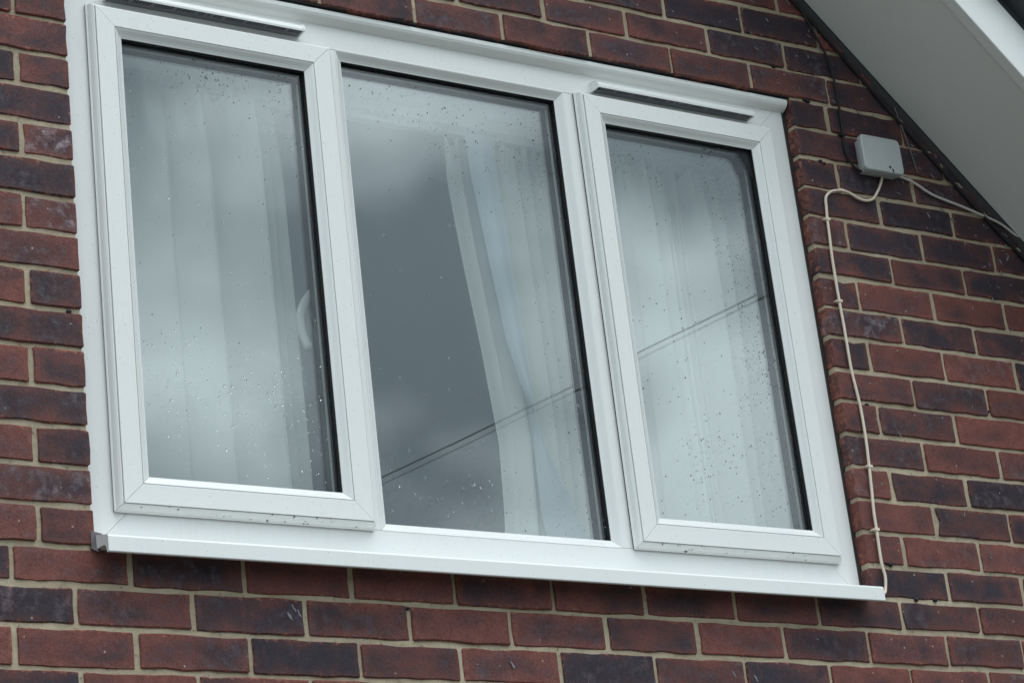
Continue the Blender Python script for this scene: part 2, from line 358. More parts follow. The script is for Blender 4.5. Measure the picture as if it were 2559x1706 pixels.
# mortar sheet with the opening left out, rough surface, and its returns into the reveal
def mortar():
    m = MB(); st = .0075; gx0, gx1, gz0, gz1 = XW0, XW1, -.68, 1.86
    def yy(x, z):
        p = Vector((x * 38, z * 38, 0)); q = Vector((x * 9, z * 9, 4))
        return max(.0024, .0042 + .0013 * noise.noise(p) + .0014 * noise.noise(q) + .0008 * noise.noise(p * 3.1))
    fx0, fx1, fz0, fz1 = -.2, 2.75, -.35, 1.55
    def axis(lo, hi, flo, fhi, cuts):
        a = []; x = lo
        while x < hi:
            a.append(x); x += st if flo < x < fhi else .06
        a.append(hi)
        a = [q for q in a if all(abs(q - k) > st * .6 for k in cuts)] + list(cuts); return sorted(a)
    X = axis(gx0, gx1, fx0, fx1, (OX0 - .003, OX1 + .003)); Z = axis(gz0, gz1, fz0, fz1, (OZ0 - .004, OZ1 + .003))
    hx0, hx1, hz0, hz1 = OX0 - .0029, OX1 + .0029, OZ0 - .0039, OZ1 + .0029
    nz = len(Z); keep = {}
    def vid(i, k):
        if (i, k) not in keep: keep[i, k] = len(m.v); m.v.append((X[i], yy(X[i], Z[k]), Z[k]))
        return keep[i, k]
    for i in range(len(X) - 1):
        for k in range(nz - 1):
            xc, zc = (X[i] + X[i + 1]) / 2, (Z[k] + Z[k + 1]) / 2
            if hx0 < xc < hx1 and hz0 < zc < hz1: continue
            if zc > roof_z(xc) + .12: continue
            m.f.append((vid(i, k), vid(i + 1, k), vid(i + 1, k + 1), vid(i, k + 1)))
    # returns (reveal faces)
    def ret(path):
        b = len(m.v); ys = (.0046, .010, .02, .035, .06, .11)
        for (x, z, nx, nz_) in path:
            for q, y in enumerate(ys):
                d = .0012 * noise.noise(Vector((x * 30 + y * 40, z * 40, 7))) if q else 0
                m.v.append((x + nx * d, yy(x, z) if q == 0 else y, z + nz_ * d))
        L = len(ys)
        for i in range(len(path) - 1):
            for q in range(L - 1): m.f.append((b + i * L + q, b + (i + 1) * L + q, b + (i + 1) * L + q + 1, b + i * L + q + 1))
    Zs = [z for z in Z if OZ0 - .005 <= z <= OZ1 + .004]; Xs = [x for x in X if OX0 - .004 <= x <= OX1 + .004]
    ret([(OX1 + .003, z, -1, 0) for z in Zs]); ret([(OX0 - .003, z, 1, 0) for z in Zs]); ret([(x, OZ0 - .004, 0, 1) for x in Xs])
    return m
mo = mortar(); mo = mesh_obj('mortar', mo.v, mo.f, M['mortar'], wall, smooth=True)
# brickwork beyond the pieces, too far aside to be seen in the photograph
fw = MB(); y_ = .004; XL, XR = -6.4, XW1
AX = -1.55; AZ = roof_z(AX)
def quad(a): fw.add([(x, y_, z) for x, z in a], [tuple(range(len(a)))])
quad([(XL, GROUND), (XR, GROUND), (XR, -.68), (XL, -.68)])
quad([(XL, -.68), (XW0, -.68), (XW0, 1.86), (-4.87, 1.86), (XL, AZ - (AX - XL) * math.tan(SL))])
quad([(-4.87, 1.86), (1.67, 1.86), (AX, AZ + .1)])
fwo = fw.build('plain_brickwork', M['far'], wall)

# plug holes and lumps of dirt on the joints
HOLES = [(2.016, 1.121, .005), (2.026, 1.117, .004), (2.010, 1.275, .006), (2.000, 1.277, .004), (1.925, 1.352, .005), (2.030, .522, .005), (2.398, .541, .0035), (2.021, .152, .006), (2.010, .153, .004), (2.077, .075, .005), (2.132, .077, .005), (.132, .523, .005), (.790, -.008, .004)]
for hx_, hz_, hr in HOLES:
    hr *= .8
    m = MB(); rnd = random.Random(int(hx_ * 999)); n = 8
    for q, (rr, y) in enumerate(((1.15, .006), (1.0, -.0012), (.5, -.0022))):
        m.v += [(hx_ + hr * rr * math.cos(k * .785) * rnd.uniform(.75, 1.3) * 1.3, y, hz_ + hr * rr * math.sin(k * .785) * rnd.uniform(.75, 1.2)) for k in range(n)]
    m.f = [(a * n + k, a * n + (k + 1) % n, (a + 1) * n + (k + 1) % n, (a + 1) * n + k) for a in range(2) for k in range(n)] + [tuple(2 * n + k for k in range(n))]
    m.build('dirt_lump', M['black'], wall, smooth=True)

# ------------------------------------------------------------------ lintel under the head courses
tag(box_obj('lintel', OX0 - .02, OX1 + .02, .006, .10, OZ1 - .0005, OZ1 + .012, M['lintel'], None, .001), 'thin black steel lintel edge under the bricks above the window', 'lintel')

# ------------------------------------------------------------------ window
win = empty('window', (1.055, .05, .085), 'white plastic three pane window with two trickle vents and rain drops', 'window'); win['kind'] = 'thing'
U = M['upvc']; FY = .030                               # face plane of the outer frame
FX0, FX1, FZ0, FZ1 = .163, 1.948, .078, 1.272
# outer frame: four mitred lengths and two mullions
ring_rails((FX0, FX1, FZ0, FZ1), [(0, .105), (0, FY + .001), (.001, FY), (.0765, FY), (.077, FY + .001), (.077, .105)], U, win, ('frame_rail', 'frame_jamb', 'frame_rail', 'frame_jamb'))
def mull(x0, x1): return bevel(box_obj('mullion', x0, x1, FY + .0003, .105, FZ0 + .0775, FZ1 - .0775, U, win), .0008)
mull(.7020, .7665); mull(1.3310, 1.3960)
def glazing(par, gx0, gx1, gz0, gz1, gy, corner=False):
    """sealed unit: two panes, black spacer, inner bead; gx.. is the sight line"""
    e = .004
    pn = box_obj('pane', gx0 - e, gx1 + e, gy, gy + .004, gz0 - e, gz1 + e, M['glass'], par)
    pi = MB(); gi = gy + .020; t1, t2 = .0004, -.0026     # the inner pane never lies quite parallel to the outer
    xs, zs = (gx0 - e, gx1 + e), (gz0 - e, gz1 + e)
    vs = [(xs[i], gi + dy + t1 * i + t2 * k, zs[k]) for i in (0, 1) for dy in (0, .004) for k in (0, 1)]
    pi.add(vs, [(0, 1, 3, 2), (4, 6, 7, 5), (0, 4, 5, 1), (2, 3, 7, 6), (0, 2, 6, 4), (1, 5, 7, 3)]); pi.build('pane', M['glass_in'], par)
    sp = ring_rails((gx0 - e, gx1 + e, gz0 - e, gz1 + e), [(0, gy + .0045), (.0035, gy + .0045), (.0035, gi - .001), (0, gi - .001)], M['black'], par, ('spacer',) * 4, 0)
    ga = ring_rails((gx0 - e, gx1 + e, gz0 - e, gz1 + e), [(0, gy - .0094), (.0038, gy - .0094), (.0038, gy - .0002), (0, gy - .0002)], M['black'], par, ('gasket',) * 4, 0)
    ring_rails((gx0 - .03, gx1 + .03, gz0 - .03, gz1 + .03), [(0, gi + .0055), (.0265, gi + .0055), (.0275, gi + .0062), (.0275, gi + .016), (.0262, gi + .0175), (.0262, gi + .034), (0, gi + .034)], M['spacer'], par, ('inner_bead',) * 4, .0003)  # inner bead coloured as if in shade
    ring_rails((gx0 - .004, gx1 + .004, gz0 - .004, gz1 + .004), [(0, gi + .0046), (.0050, gi + .0046), (.0050, gi + .0054), (0, gi + .0054)], U, par, ('bead_edge',) * 4, 0)
    if corner:
        m = MB(); c = .052
        m.add([(x, y, z) for y in (gy - .0010, gy - .0001) for x, z in ((gx1 + .001, gz1 + .001), (gx1 - c * .8, gz1 + .001), (gx1 - .022, gz1 - .020), (gx1 + .001, gz1 - c * 1.5))], [(0, 1, 2, 3), (4, 7, 6, 5), (0, 4, 5, 1), (1, 5, 6, 2), (2, 6, 7, 3), (3, 7, 4, 0)])
        m.build('corner_seal', M['black'], par)
CP = [(0.0005, .0255), (0, .0235), (.0008, .0225), (.0028, .0222), (.0036, .0215), (.0046, .0165), (.0066, .0112), (.0096, .0076), (.0118, .0066), (.0118, .0100), (.0132, .0100), (.0132, .0040),
      (.0508, .0040), (.0508, .0080), (.0521, .0080), (.0525, .0044), (.0560, .0066), (.0625, .0122), (.0672, .0152), (.0688, .0156), (.0690, .0175), (.0640, .0182), (.0640, .0800), (0.004, .0800), (0.004, .0255)]
def casement(x0, x1, z0, z1, label, corner=False):
    c = bpy.data.objects.new('casement', None); COL.objects.link(c); c.parent = win; c.matrix_parent_inverse = win.matrix_basis.inverted()
    c.location = (x0, .03, z0); c['label'] = label; bpy.context.view_layer.update()
    ring_rails((x0, x1, z0, z1), [q for q in CP], U, c)
    # black ring added to stand for the shadow line between casement and frame
    ring_rails((x0 + .0006, x1 - .0006, z0 + .0006, z1 - .0006), [(.0012, .0250), (.0012, .0300), (.0030, .0300), (.0030, .0250)], M['black'], c, ('gap_shade',) * 4, 0)
    glazing(c, x0 + .069, x1 - .069, z0 + .069, z1 - .069, .0278, corner)
    return c
lc = casement(.2090, .7500, .1505, 1.1925, 'left opening casement with white handle inside')
rc = casement(1.3555, 1.8985, .1515, 1.1970, 'right opening casement with black sealed corner', True)
# fixed middle light
fl = bpy.data.objects.new('fixed_light', None); COL.objects.link(fl); fl.parent = win; fl.matrix_parent_inverse = win.matrix_basis.inverted(); fl.location = (.77, .03, .16)
fl['label'] = 'fixed middle pane'; bpy.context.view_layer.update()
ring_rails((.7650, 1.3325, .1535, 1.1965), [(0, .0304), (0, .0296), (.0014, .0290), (.0030, .0296), (.0062, .0322), (.0125, .0380), (.0170, .0412), (.0188, .0416), (.0190, .0432), (.0150, .0436), (.0150, .0990), (0, .0990)], U, fl, ('glazing_bead',) * 4)
glazing(fl, .784, 1.3135, .1725, 1.1775, .0528)
# head trim: round nosed extension along the top
pf = [(.0300, 1.2475), (.0240, 1.2490), (.0170, 1.2525), (.0115, 1.2575), (.0085, 1.2630), (.0080, 1.2690), (.0100, 1.2735), (.0300, 1.2735)]
hm = MB(); n = len(pf)
for x in (FX0 - .002, FX1 + .004): hm.v += [(x, y, z) for y, z in pf]
hm.f += [(k, (k + 1) % n, n + (k + 1) % n, n + k) for k in range(n)] + [tuple(range(n)), tuple(range(2 * n - 1, n - 1, -1))]
hm.build('head_trim', U, win)
# sill: sloping board with a drip nose
sf = [(.1, .1080), (.036, .1050), (-.0503, .0818), (-.0533, .0802), (-.0547, .0772), (-.0552, .0505), (-.0540, .0490), (-.0485, .0490), (-.0475, .0505), (-.0450, .0605), (-.0370, .0660), (.1, .0780)]
sm = MB(); n = len(sf)
for x in (.1585, 1.9375): sm.v += [(x, y, z) for y, z in sf]
sm.f += [(k, (k + 1) % n, n + (k + 1) % n, n + k) for k in range(n)] + [tuple(range(n)), tuple(range(2 * n - 1, n - 1, -1))]
sill = sm.build('sill', U, win)
# trickle vents: hoods on the head with a slatted underside
def vent(x0, x1):
    v = MB(); z0, z1 = 1.2075, 1.2290
    prof = [(.0300, z0), (.0292, z0), (.0292, z0 + .0070), (.0012, z0 + .0070), (.0012, z0), (0.0, z0), (-.0006, z0 + .004), (.0012, z0 + .011), (.0065, z0 + .0165), (.0150, z0 + .0195), (.0300, z0 + .0205)]
    n = len(prof); xs = (x0 + .004, x1 - .004); b = 0
    for x in xs: v.v += [(x, y, z) for y, z in prof]
    v.f += [(k, (k + 1) % n, n + (k + 1) % n, n + k) for k in range(n)]
    o = v.build('trickle_vent', U, win)
    for xa, xb in ((x0, x0 + .0042), (x1 - .0042, x1)):
        ec = MB(); pe = [(.0300, z0 - .0004), (-.0010, z0 - .0004), (-.0016, z0 + .005), (.0004, z0 + .0122), (.0060, z0 + .0182), (.0150, z0 + .0212), (.0300, z0 + .0222)]; n = len(pe)
        for x in (xa, xb): ec.v += [(x, y, z) for y, z in pe]
        ec.f += [(k, (k + 1) % n, n + (k + 1) % n, n + k) for k in range(n)] + [tuple(range(n)), tuple(range(2 * n - 1, n - 1, -1))]
        ec.build('end_cap', U, o)
    g = MB(); x = x0 + .012; k = 0
    g.box(x0 + .0042, x1 - .0042, .0150, .0290, z0 + .0004, z0 + .0016)
    while x < x1 - .010:
        mid = abs(x - (x0 + x1) / 2) < .014
        wd = .0095 if (k % 6 == 5 or mid) else .0030
        sk = .003
        g.add([(x + (sk if y < .01 else 0), y, z) if True else 0 for x in (x, x + wd) for y in (.0014, .0152) for z in (z0 + .0003, z0 + .0017)], [(0, 1, 3, 2), (4, 6, 7, 5), (0, 4, 5, 1), (2, 3, 7, 6), (0, 2, 6, 4), (1, 5, 7, 3)])
        x += wd + .0038; k += 1
    go = g.build('slat', M['upvc_vent'], o); go['kind'] = 'stuff'
    box_obj('backing', x0 + .0043, x1 - .0043, .0014, .0291, z0 + .0050, z0 + .0060, M['dimvoid'], o)
    return o
vent(.2490, .6830); vent(1.4070, 1.8415)
# handles inside the left casement (right stile) and the right one
def handle(par, x, z):
    p = [(x, .112, z + .045), (x - .001, .130, z + .045), (x - .010, .148, z + .030), (x - .0185, .155, z), (x - .0170, .152, z - .040), (x - .010, .146, z - .068)]
    m = MB(); tube(m, spline(p, 5), .0085, 10); m.box(x - .012, x + .012, .100, .113, z + .005, z + .085); o = m.build('handle', U, par, smooth=False); bevel(o, .002)
handle(lc, .7180, .640)
# sealant line down the right and left of the frame
for xa, xb in ((FX1 + .0004, OX1 + .002), (OX0 - .002, FX0 - .0004)):
    m = MB(); zz = [.092 + i * (1.276 - .092) / 60 for i in range(61)]
    for z in zz:
        r = .0012 * noise.noise(Vector((xa * 9, z * 22, 1)))
        m.v += [(xa, .0315 + r, z), ((xa + xb) / 2, .0335 + r, z), (xb, .0285 + r * 2, z), (xb, .1, z), (xa, .1, z)]
    m.f += [(i * 5 + k, i * 5 + (k + 1) % 5, i * 5 + 5 + (k + 1) % 5, i * 5 + 5 + k) for i in range(60) for k in range(5)]
    m.build('sealant', M['sealant'], win, smooth=True)
box_obj('sealant', FX0, FX1, .031, .10, FZ1 + .0003, OZ1 - .001, M['black'], win)
# lead tucked behind the left end of the sill
lm = MB(); lm.v = [(.149, -.0035, .102), (.170, -.0045, .098), (.1705, -.006, .072), (.1600, -.0085, .0625), (.1490, -.0040, .0690), (.149, .004, .102), (.170, .004, .098), (.1705, .004, .072), (.1600, .004, .0625), (.149, .004, .069)]
lm.f = [(0, 1, 2, 3, 4), (5, 9, 8, 7, 6)] + [(k, (k + 1) % 5, 5 + (k + 1) % 5, 5 + k) for k in range(5)]
tag(lm.build('lead_flashing', plain('lead', (0.13, 0.11, 0.12), .6)), 'small crumpled grey lead tongue under the left end of the sill', 'flashing')

# ------------------------------------------------------------------ room behind the window
def room():
    x0, x1, y0, y1, z0, z1 = -1.2, 3.2, .30, 3.6, -1.25, 1.36
    rx0, rx1, rz0, rz1 = .190, 1.925, .115, 1.192
    m = MB()
    def q(*a): m.add(a, [tuple(range(len(a)))])
    q((x0, y0, z0), (x1, y0, z0), (x1, y0, rz0), (x0, y0, rz0)); q((x0, y0, rz1), (x1, y0, rz1), (x1, y0, z1), (x0, y0, z1))
    q((x0, y0, rz0), (rx0, y0, rz0), (rx0, y0, rz1), (x0, y0, rz1)); q((rx1, y0, rz0), (x1, y0, rz0), (x1, y0, rz1), (rx1, y0, rz1))
    q((x0, y1, z0), (x1, y1, z0), (x1, y1, z1), (x0, y1, z1)); q((x0, y0, z0), (x0, y1, z0), (x0, y1, z1), (x0, y0, z1)); q((x1, y0, z0), (x1, y1, z0), (x1, y1, z1), (x1, y0, z1))
    struct(mesh_obj('room_wall', m.v, m.f, M['room'], normals=False))
    struct(mesh_obj('room_ceiling', [(x0, y0, z1), (x1, y0, z1), (x1, y1, z1), (x0, y1, z1)], [(0, 1, 2, 3)], M['room']))
    struct(mesh_obj('room_floor', [(x0, y0, z0), (x1, y0, z0), (x1, y1, z0), (x0, y1, z0)], [(0, 1, 2, 3)], M['carpet']))
    r = MB(); ya = .100
    for a, b in (((rx0, rz1), (rx1, rz1)), ((rx0, rz0), (rx1, rz0)), ((rx0, rz0), (rx0, rz1)), ((rx1, rz0), (rx1, rz1))):
        r.add([(a[0], ya, a[1]), (b[0], ya, b[1]), (b[0], y0, b[1]), (a[0], y0, a[1])], [(0, 1, 2, 3)])
    struct(mesh_obj('window_reveal', r.v, r.f, M['plaster'], normals=False))
room()
# curtain track
tr = empty('curtain_track', (1.05, .2, 1.16), 'pale curtain track running along the top inside the window', 'track')
box_obj('track_rail', .195, 1.92, .196, .222, 1.166, 1.191, M['upvc'], tr, .002)
box_obj('track_lip', .195, 1.92, .222, .232, 1.158, 1.1905, M['upvc'], tr, .001)

# ------------------------------------------------------------------ curtains
def interp(tab, z):
    if z <= tab[0][0]: return tab[0][1]
    for (a, va), (b, vb) in zip(tab, tab[1:]):
        if z <= b: return va + (vb - va) * (z - a) / (b - a)
    return tab[-1][1]
def curtain(name, lt, rt, folds, z0, z1, y0, amp, label, mat='curtain', nx=220, nzz=40, seed=1, creases=()):
    """folds = positions 0..1 across with a sharp crease; soft pleats between them"""
    rnd = random.Random(seed); m = MB(); ph = [rnd.uniform(0, 6.28) for _ in range(4)]
    for k in range(nzz + 1):
        v = k / nzz; z = z0 + (z1 - z0) * v; xl, xr = interp(lt, z), interp(rt, z)
        for i in range(nx + 1):
            u = i / nx; q = 0.0; f = folds
            for a, b in zip(f, f[1:]):
                if a <= u <= b:
                    t = (u - a) / (b - a); q = (t ** 1.4 if t < .93 else 1 - ((t - .93) / .07) ** 1.3) * min(1.0, (b - a) * 8) + .18 * math.sin(math.pi * t) * min(1.0, (b - a) * 8); break
            top = max(0.0, (v - .86) / .14)
            g = math.sin(u * 78 + ph[0] + .5 * math.sin(v * 3)) * .28 * top
            drop = .022 * top * (0.5 + 0.5 * math.sin(u * 61 + ph[1])) if k == nzz else 0
            y = y0 - amp * q * (1 - .25 * top) + amp * (.12 * math.sin(u * 9 + ph[2] + v * 1.3) + g * .5)
            for cu in creases:
                dd = abs(u - cu - .006 * math.sin(v * 4 + cu * 40)) / .0042
                if dd < 1: y += .035 * (1 - dd) * min(1, max(0, (.92 - v) * 3))
            m.v.append((xl + (xr - xl) * u, y, z - drop))
    m.f = [(k * (nx + 1) + i, k * (nx + 1) + i + 1, (k + 1) * (nx + 1) + i + 1, (k + 1) * (nx + 1) + i) for k in range(nzz) for i in range(nx)]
    o = mesh_obj(name, m.v, m.f, M[mat], smooth=True); return tag(o, label, 'curtain', 'curtains behind the window')
YC = .235
curtain('curtain', [(0, .20), (1.2, .20)], [(.1, .724), (.29, .7225), (.60, .718), (.99, .712), (1.15, .704)], [0, .24, .46, .655, .88, .945, 1], .10, 1.158, YC, .080,
        'white curtain hanging in soft pleats across the left pane', seed=2, nx=480, creases=(.905,))
mc = curtain('curtain', [(.1, 1.184), (.23, 1.182), (.28, 1.187), (.44, 1.194), (.66, 1.176), (.85, 1.156), (1.05, 1.139), (1.16, 1.142)], [(.1, 1.405), (1.2, 1.42)], [0, .10, .30, .42, .60, .73, .88, 1], .10, 1.152, YC, .036,
        'white curtain with twisted leading edge pulled to the right of the middle pane', seed=5)
curtain('curtain', [(.1, 1.415), (1.2, 1.43)], [(.1, 1.905), (1.2, 1.905)], [0, .12, .28, .44, .555, .625, .685, .80, .89, 1], .10, 1.158, YC, .080,
        'white pleated curtain with dark crease lines filling the right pane', seed=9, nx=560, creases=(.542, .612, .676, .889))
# turned back leading edge of the middle curtain: a bluish lining strip that twists over itself
l2 = [(1.142, 1.165), (1.058, 1.169), (.860, 1.190), (.660, 1.212), (.560, 1.236), (.503, 1.257)]
l3 = [(1.142, 1.236), (1.016, 1.240), (.808, 1.252), (.665, 1.262), (.560, 1.264), (.503, 1.259)]
def strip(a, b, y0, mat, ny=10):
    m = MB()
    for (za, xa), (zb, xb) in zip(a, b):
        for i in range(ny + 1):
            t = i / ny; m.v.append((xa + (xb - xa) * t, y0 - .010 * math.sin(math.pi * min(1, t * 1.15)) , za + (zb - za) * t))
    n = ny + 1; m.f = [(k * n + i, k * n + i + 1, (k + 1) * n + i + 1, (k + 1) * n + i) for k in range(len(a) - 1) for i in range(ny)]
    return mesh_obj('turned_edge', m.v, m.f, M[mat], mc, smooth=True)
strip(l2, l3, YC - .050, 'lining')
la = [(.503, 1.257), (.40, 1.253), (.280, 1.251), (.200, 1.262), (.10, 1.268)]
lb = [(.503, 1.2585), (.40, 1.295), (.287, 1.340), (.200, 1.380), (.10, 1.415)]
strip(la, lb, YC - .046, 'lining')

# ------------------------------------------------------------------ gable roof edge
roof = empty('roof', (P0[0], -.1, P0[1]), 'sloping gable roof edge with white soffit, white bargeboard and dark tiles', 'roof'); roof['kind'] = 'thing'
def slab(name, s0, s1, ya, yb, n0, n1, mat, par, bev=0.0, tilt=0.0):
    m = MB(); vs = []
    for s in (s0, s1):
        for y in (ya, yb):
            for q in (n0, n1):
                qq = q + tilt * (s - s0); vs.append((P0[0] + EX * s + NX * qq, y, P0[1] + EZ * s + NZ * qq))
    m.add(vs, [(0, 1, 3, 2), (4, 6, 7, 5), (0, 4, 5, 1), (2, 3, 7, 6), (0, 2, 6, 4), (1, 5, 7, 3)]); o = m.build(name, mat, par)
    if bev: bevel(o, bev)
    return o
S0, S1 = (AX - P0[0]) / EX, 2.1
slab('soffit_board', S0, S1, -.3125, -.0035, .0, .009, M['soffit'], roof, .001)
slab('bargeboard', S0, S1, -.3430, -.3130, -.0030, .1120, M['upvc'], roof, .0025)
slab('roof_slope', S0, S1, -.335, 6.0, .1130, .140, M['tile'], roof)
for k in range(-4, 5):                                # verge tiles, each lapping the one below
    s = -.07 + k * .335
    slab('roof_tile', s, s + .42, -.392, -.06, .1430, .1640, M['tile'], roof, .004, -.05)
    slab('verge_clip', s + .30, s + .335, -.402, -.3925, .1150, .1500, M['tile'], roof, .002)
lr = MB(); t_ = math.tan(SL); xe = XL - .2
lr.add([(AX, -.34, AZ + .2), (xe, -.34, AZ + .2 - (AX - xe) * t_), (xe, 6, AZ + .2 - (AX - xe) * t_), (AX, 6, AZ + .2)], [(0, 1, 2, 3)])
lr.add([(AX, -.34, AZ + .16), (xe, -.34, AZ + .16 - (AX - xe) * t_), (xe, 6, AZ + .16 - (AX - xe) * t_), (AX, 6, AZ + .16)], [(0, 1, 2, 3)])
lr.build('roof_slope', M['tile'], roof)

# ------------------------------------------------------------------ box and cables on the wall
jb = empty('junction_box', (2.18, 0, 1.10), 'small white plastic junction box on the bricks below the soffit', 'junction box')
bevel(box_obj('base', 2.1300, 2.2330, -.026, .002, 1.1050, 1.1880, M['box'], jb), .004, 3)
def rbox(x0, x1, y0, y1, z0, z1, r, name, mat, par):
    pts = []
    for cx, cz, a0 in ((x1 - r, z0 + r, -90), (x1 - r, z1 - r, 0), (x0 + r, z1 - r, 90), (x0 + r, z0 + r, 180)):
        for k in range(6): a = math.radians(a0 + k * 18); pts.append((cx + r * math.cos(a), cz + r * math.sin(a)))
    n = len(pts); m = MB(); cx, cz = (x0 + x1) / 2, (z0 + z1) / 2
    for y, sc in ((y1, 1), (y0 + .003, 1), (y0, .955)): m.v += [(cx + (x - cx) * sc, y, cz + (z - cz) * sc) for x, z in pts]
    m.f = [(a * n + k, a * n + (k + 1) % n, (a + 1) * n + (k + 1) % n, (a + 1) * n + k) for a in range(2) for k in range(n)] + [tuple(2 * n + k for k in range(n)), tuple(range(n - 1, -1, -1))]
    return m.build(name, mat, par)
rbox(2.1150, 2.2340, -.041, -.027, 1.0990, 1.1900, .011, 'lid', M['box'], jb)
sc_ = MB(); tube(sc_, [(2.190, -.0405, 1.1135), (2.190, -.0425, 1.1135)], .0028, 10); sc_.build('screw', M['black'], jb)
sc_ = MB(); tube(sc_, spline([(2.1955, -.0418, 1.1095), (2.198, -.0420, 1.106), (2.198, -.0415, 1.1005)], 4), .0013, 6); sc_.build('cable_entry', M['black'], jb)
def cable(name, pts, r, mat, label, clips=(), per=6, y=-.007):
    m = MB(); tube(m, spline([(a, y - (q[0] if q else 0), b) for a, b, *q in pts], per), r, 8); o = m.build(name, M[mat], None, smooth=True); tag(o, label, 'cable')
    for cx, cz in clips:
        c = MB(); c.box(cx - r * 1.7, cx + r * 1.9, y - r * 1.35, .004, cz - .0032, cz + .0032)
        tube(c, [(cx - r * 2.6, y - .002, cz), (cx - r * 2.6, .004, cz)], .0022, 8); bevel(c.build('clip', M[mat], o), .001)
    return o
cable('cream_cable', [(2.195, 1.116), (2.191, 1.102), (2.18, 1.079), (2.165, 1.057), (2.15, 1.041), (2.13, 1.034), (2.107, 1.036), (2.079, 1.047), (2.056, 1.049), (2.031, 1.044), (2.015, 1.034), (2.006, 1.021), (2.003, 0.997), (2.0, 0.967), (1.998, 0.926),
      (1.995, 0.876), (1.994, 0.822), (1.994, 0.758), (1.995, 0.71), (1.995, 0.667), (1.995, 0.603), (1.999, 0.556), (2.003, 0.509), (2.003, 0.443), (2.0, 0.387), (1.994, 0.312), (1.99, 0.267), (1.989, 0.224), (1.987, 0.154), (1.991, 0.12), (1.986, 0.093), (1.976, 0.080, .004), (1.962, .072, -.006)],
      .0034, 'cream', 'cream cable looping from the white box and running down beside the window to the sill', [(2.057, 1.049), (2.0, .968), (1.9945, .765), (1.9995, .372), (1.9885, .226)])
cable('black_cable', [(2.030, 1.520), (2.060, 1.455), (2.084, 1.404), (2.094, 1.358), (2.096, 1.279), (2.093, 1.195), (2.092, 1.159), (2.099, 1.134), (2.114, 1.114), (2.134, 1.108)], .0030, 'black', 'black cable dropping from under the soffit to the white box', [(2.093, 1.197)])
cable('white_cable', [(2.2300, 1.1080, .006), (2.251, 1.113), (2.292, 1.103), (2.343, 1.08), (2.427, 1.063), (2.506, 1.045), (2.549, 1.033), (2.594, 1.008), (2.640, 0.985), (2.72, .93)], .0030, 'greycable', 'pale grey cable slanting from the white box towards the soffit at right')
cable('thin_cable', [(2.272, 1.300), (2.282, 1.258), (2.292, 1.217), (2.301, 1.171), (2.308, 1.132)], .0016, 'dullcable', 'thin short grey wire hanging from the soffit right of the white box')
# the black lead that follows the joint of wall and soffit
jp = [(P0[0] + EX * s - NX * (.034 + .007 * math.sin(s * 5)), P0[1] + EZ * s - NZ * (.034 + .007 * math.sin(s * 5))) for s in [-.6 + .15 * i for i in range(12)]]
cable('black_lead', jp, .0042, 'black', 'black lead following the joint between brick wall and soffit', y=-.006, per=4)
jm = MB(); b0 = 0; ss = [-1.2 + .03 * i for i in range(90)]
for s in ss:
    hgt = .015 + .008 * noise.noise(Vector((s * 9, 0, 3)))
    for q, y in ((0.0, .004), (0.0, -.010), (-hgt * .5, -.007), (-hgt, .004)): jm.v.append((P0[0] + EX * s + NX * (q - .0006), y, P0[1] + EZ * s + NZ * (q - .0006)))
jm.f = [(i * 4 + k, i * 4 + k + 1, i * 4 + 5 + k, i * 4 + 4 + k) for i in range(len(ss) - 1) for k in range(3)]
jm.build('joint_shade', M['lintel'], roof, smooth=True)  # dark strip standing in for the shadow along the soffit joint

# ------------------------------------------------------------------ overhead wire whose reflection crosses the panes
wv = [(5.5025 + .1628 * (y + 5.974), y, 3.106 + .0026 * (y + 5.974) ** 2) for y in [-20 + .5 * k for k in range(42)]]
wm = MB(); tube(wm, wv, .0050, 8); tag(wm.build('overhead_wire', M['black'], None, smooth=True), 'thin black overhead wire mirrored as a slanting line in the panes', 'wire')

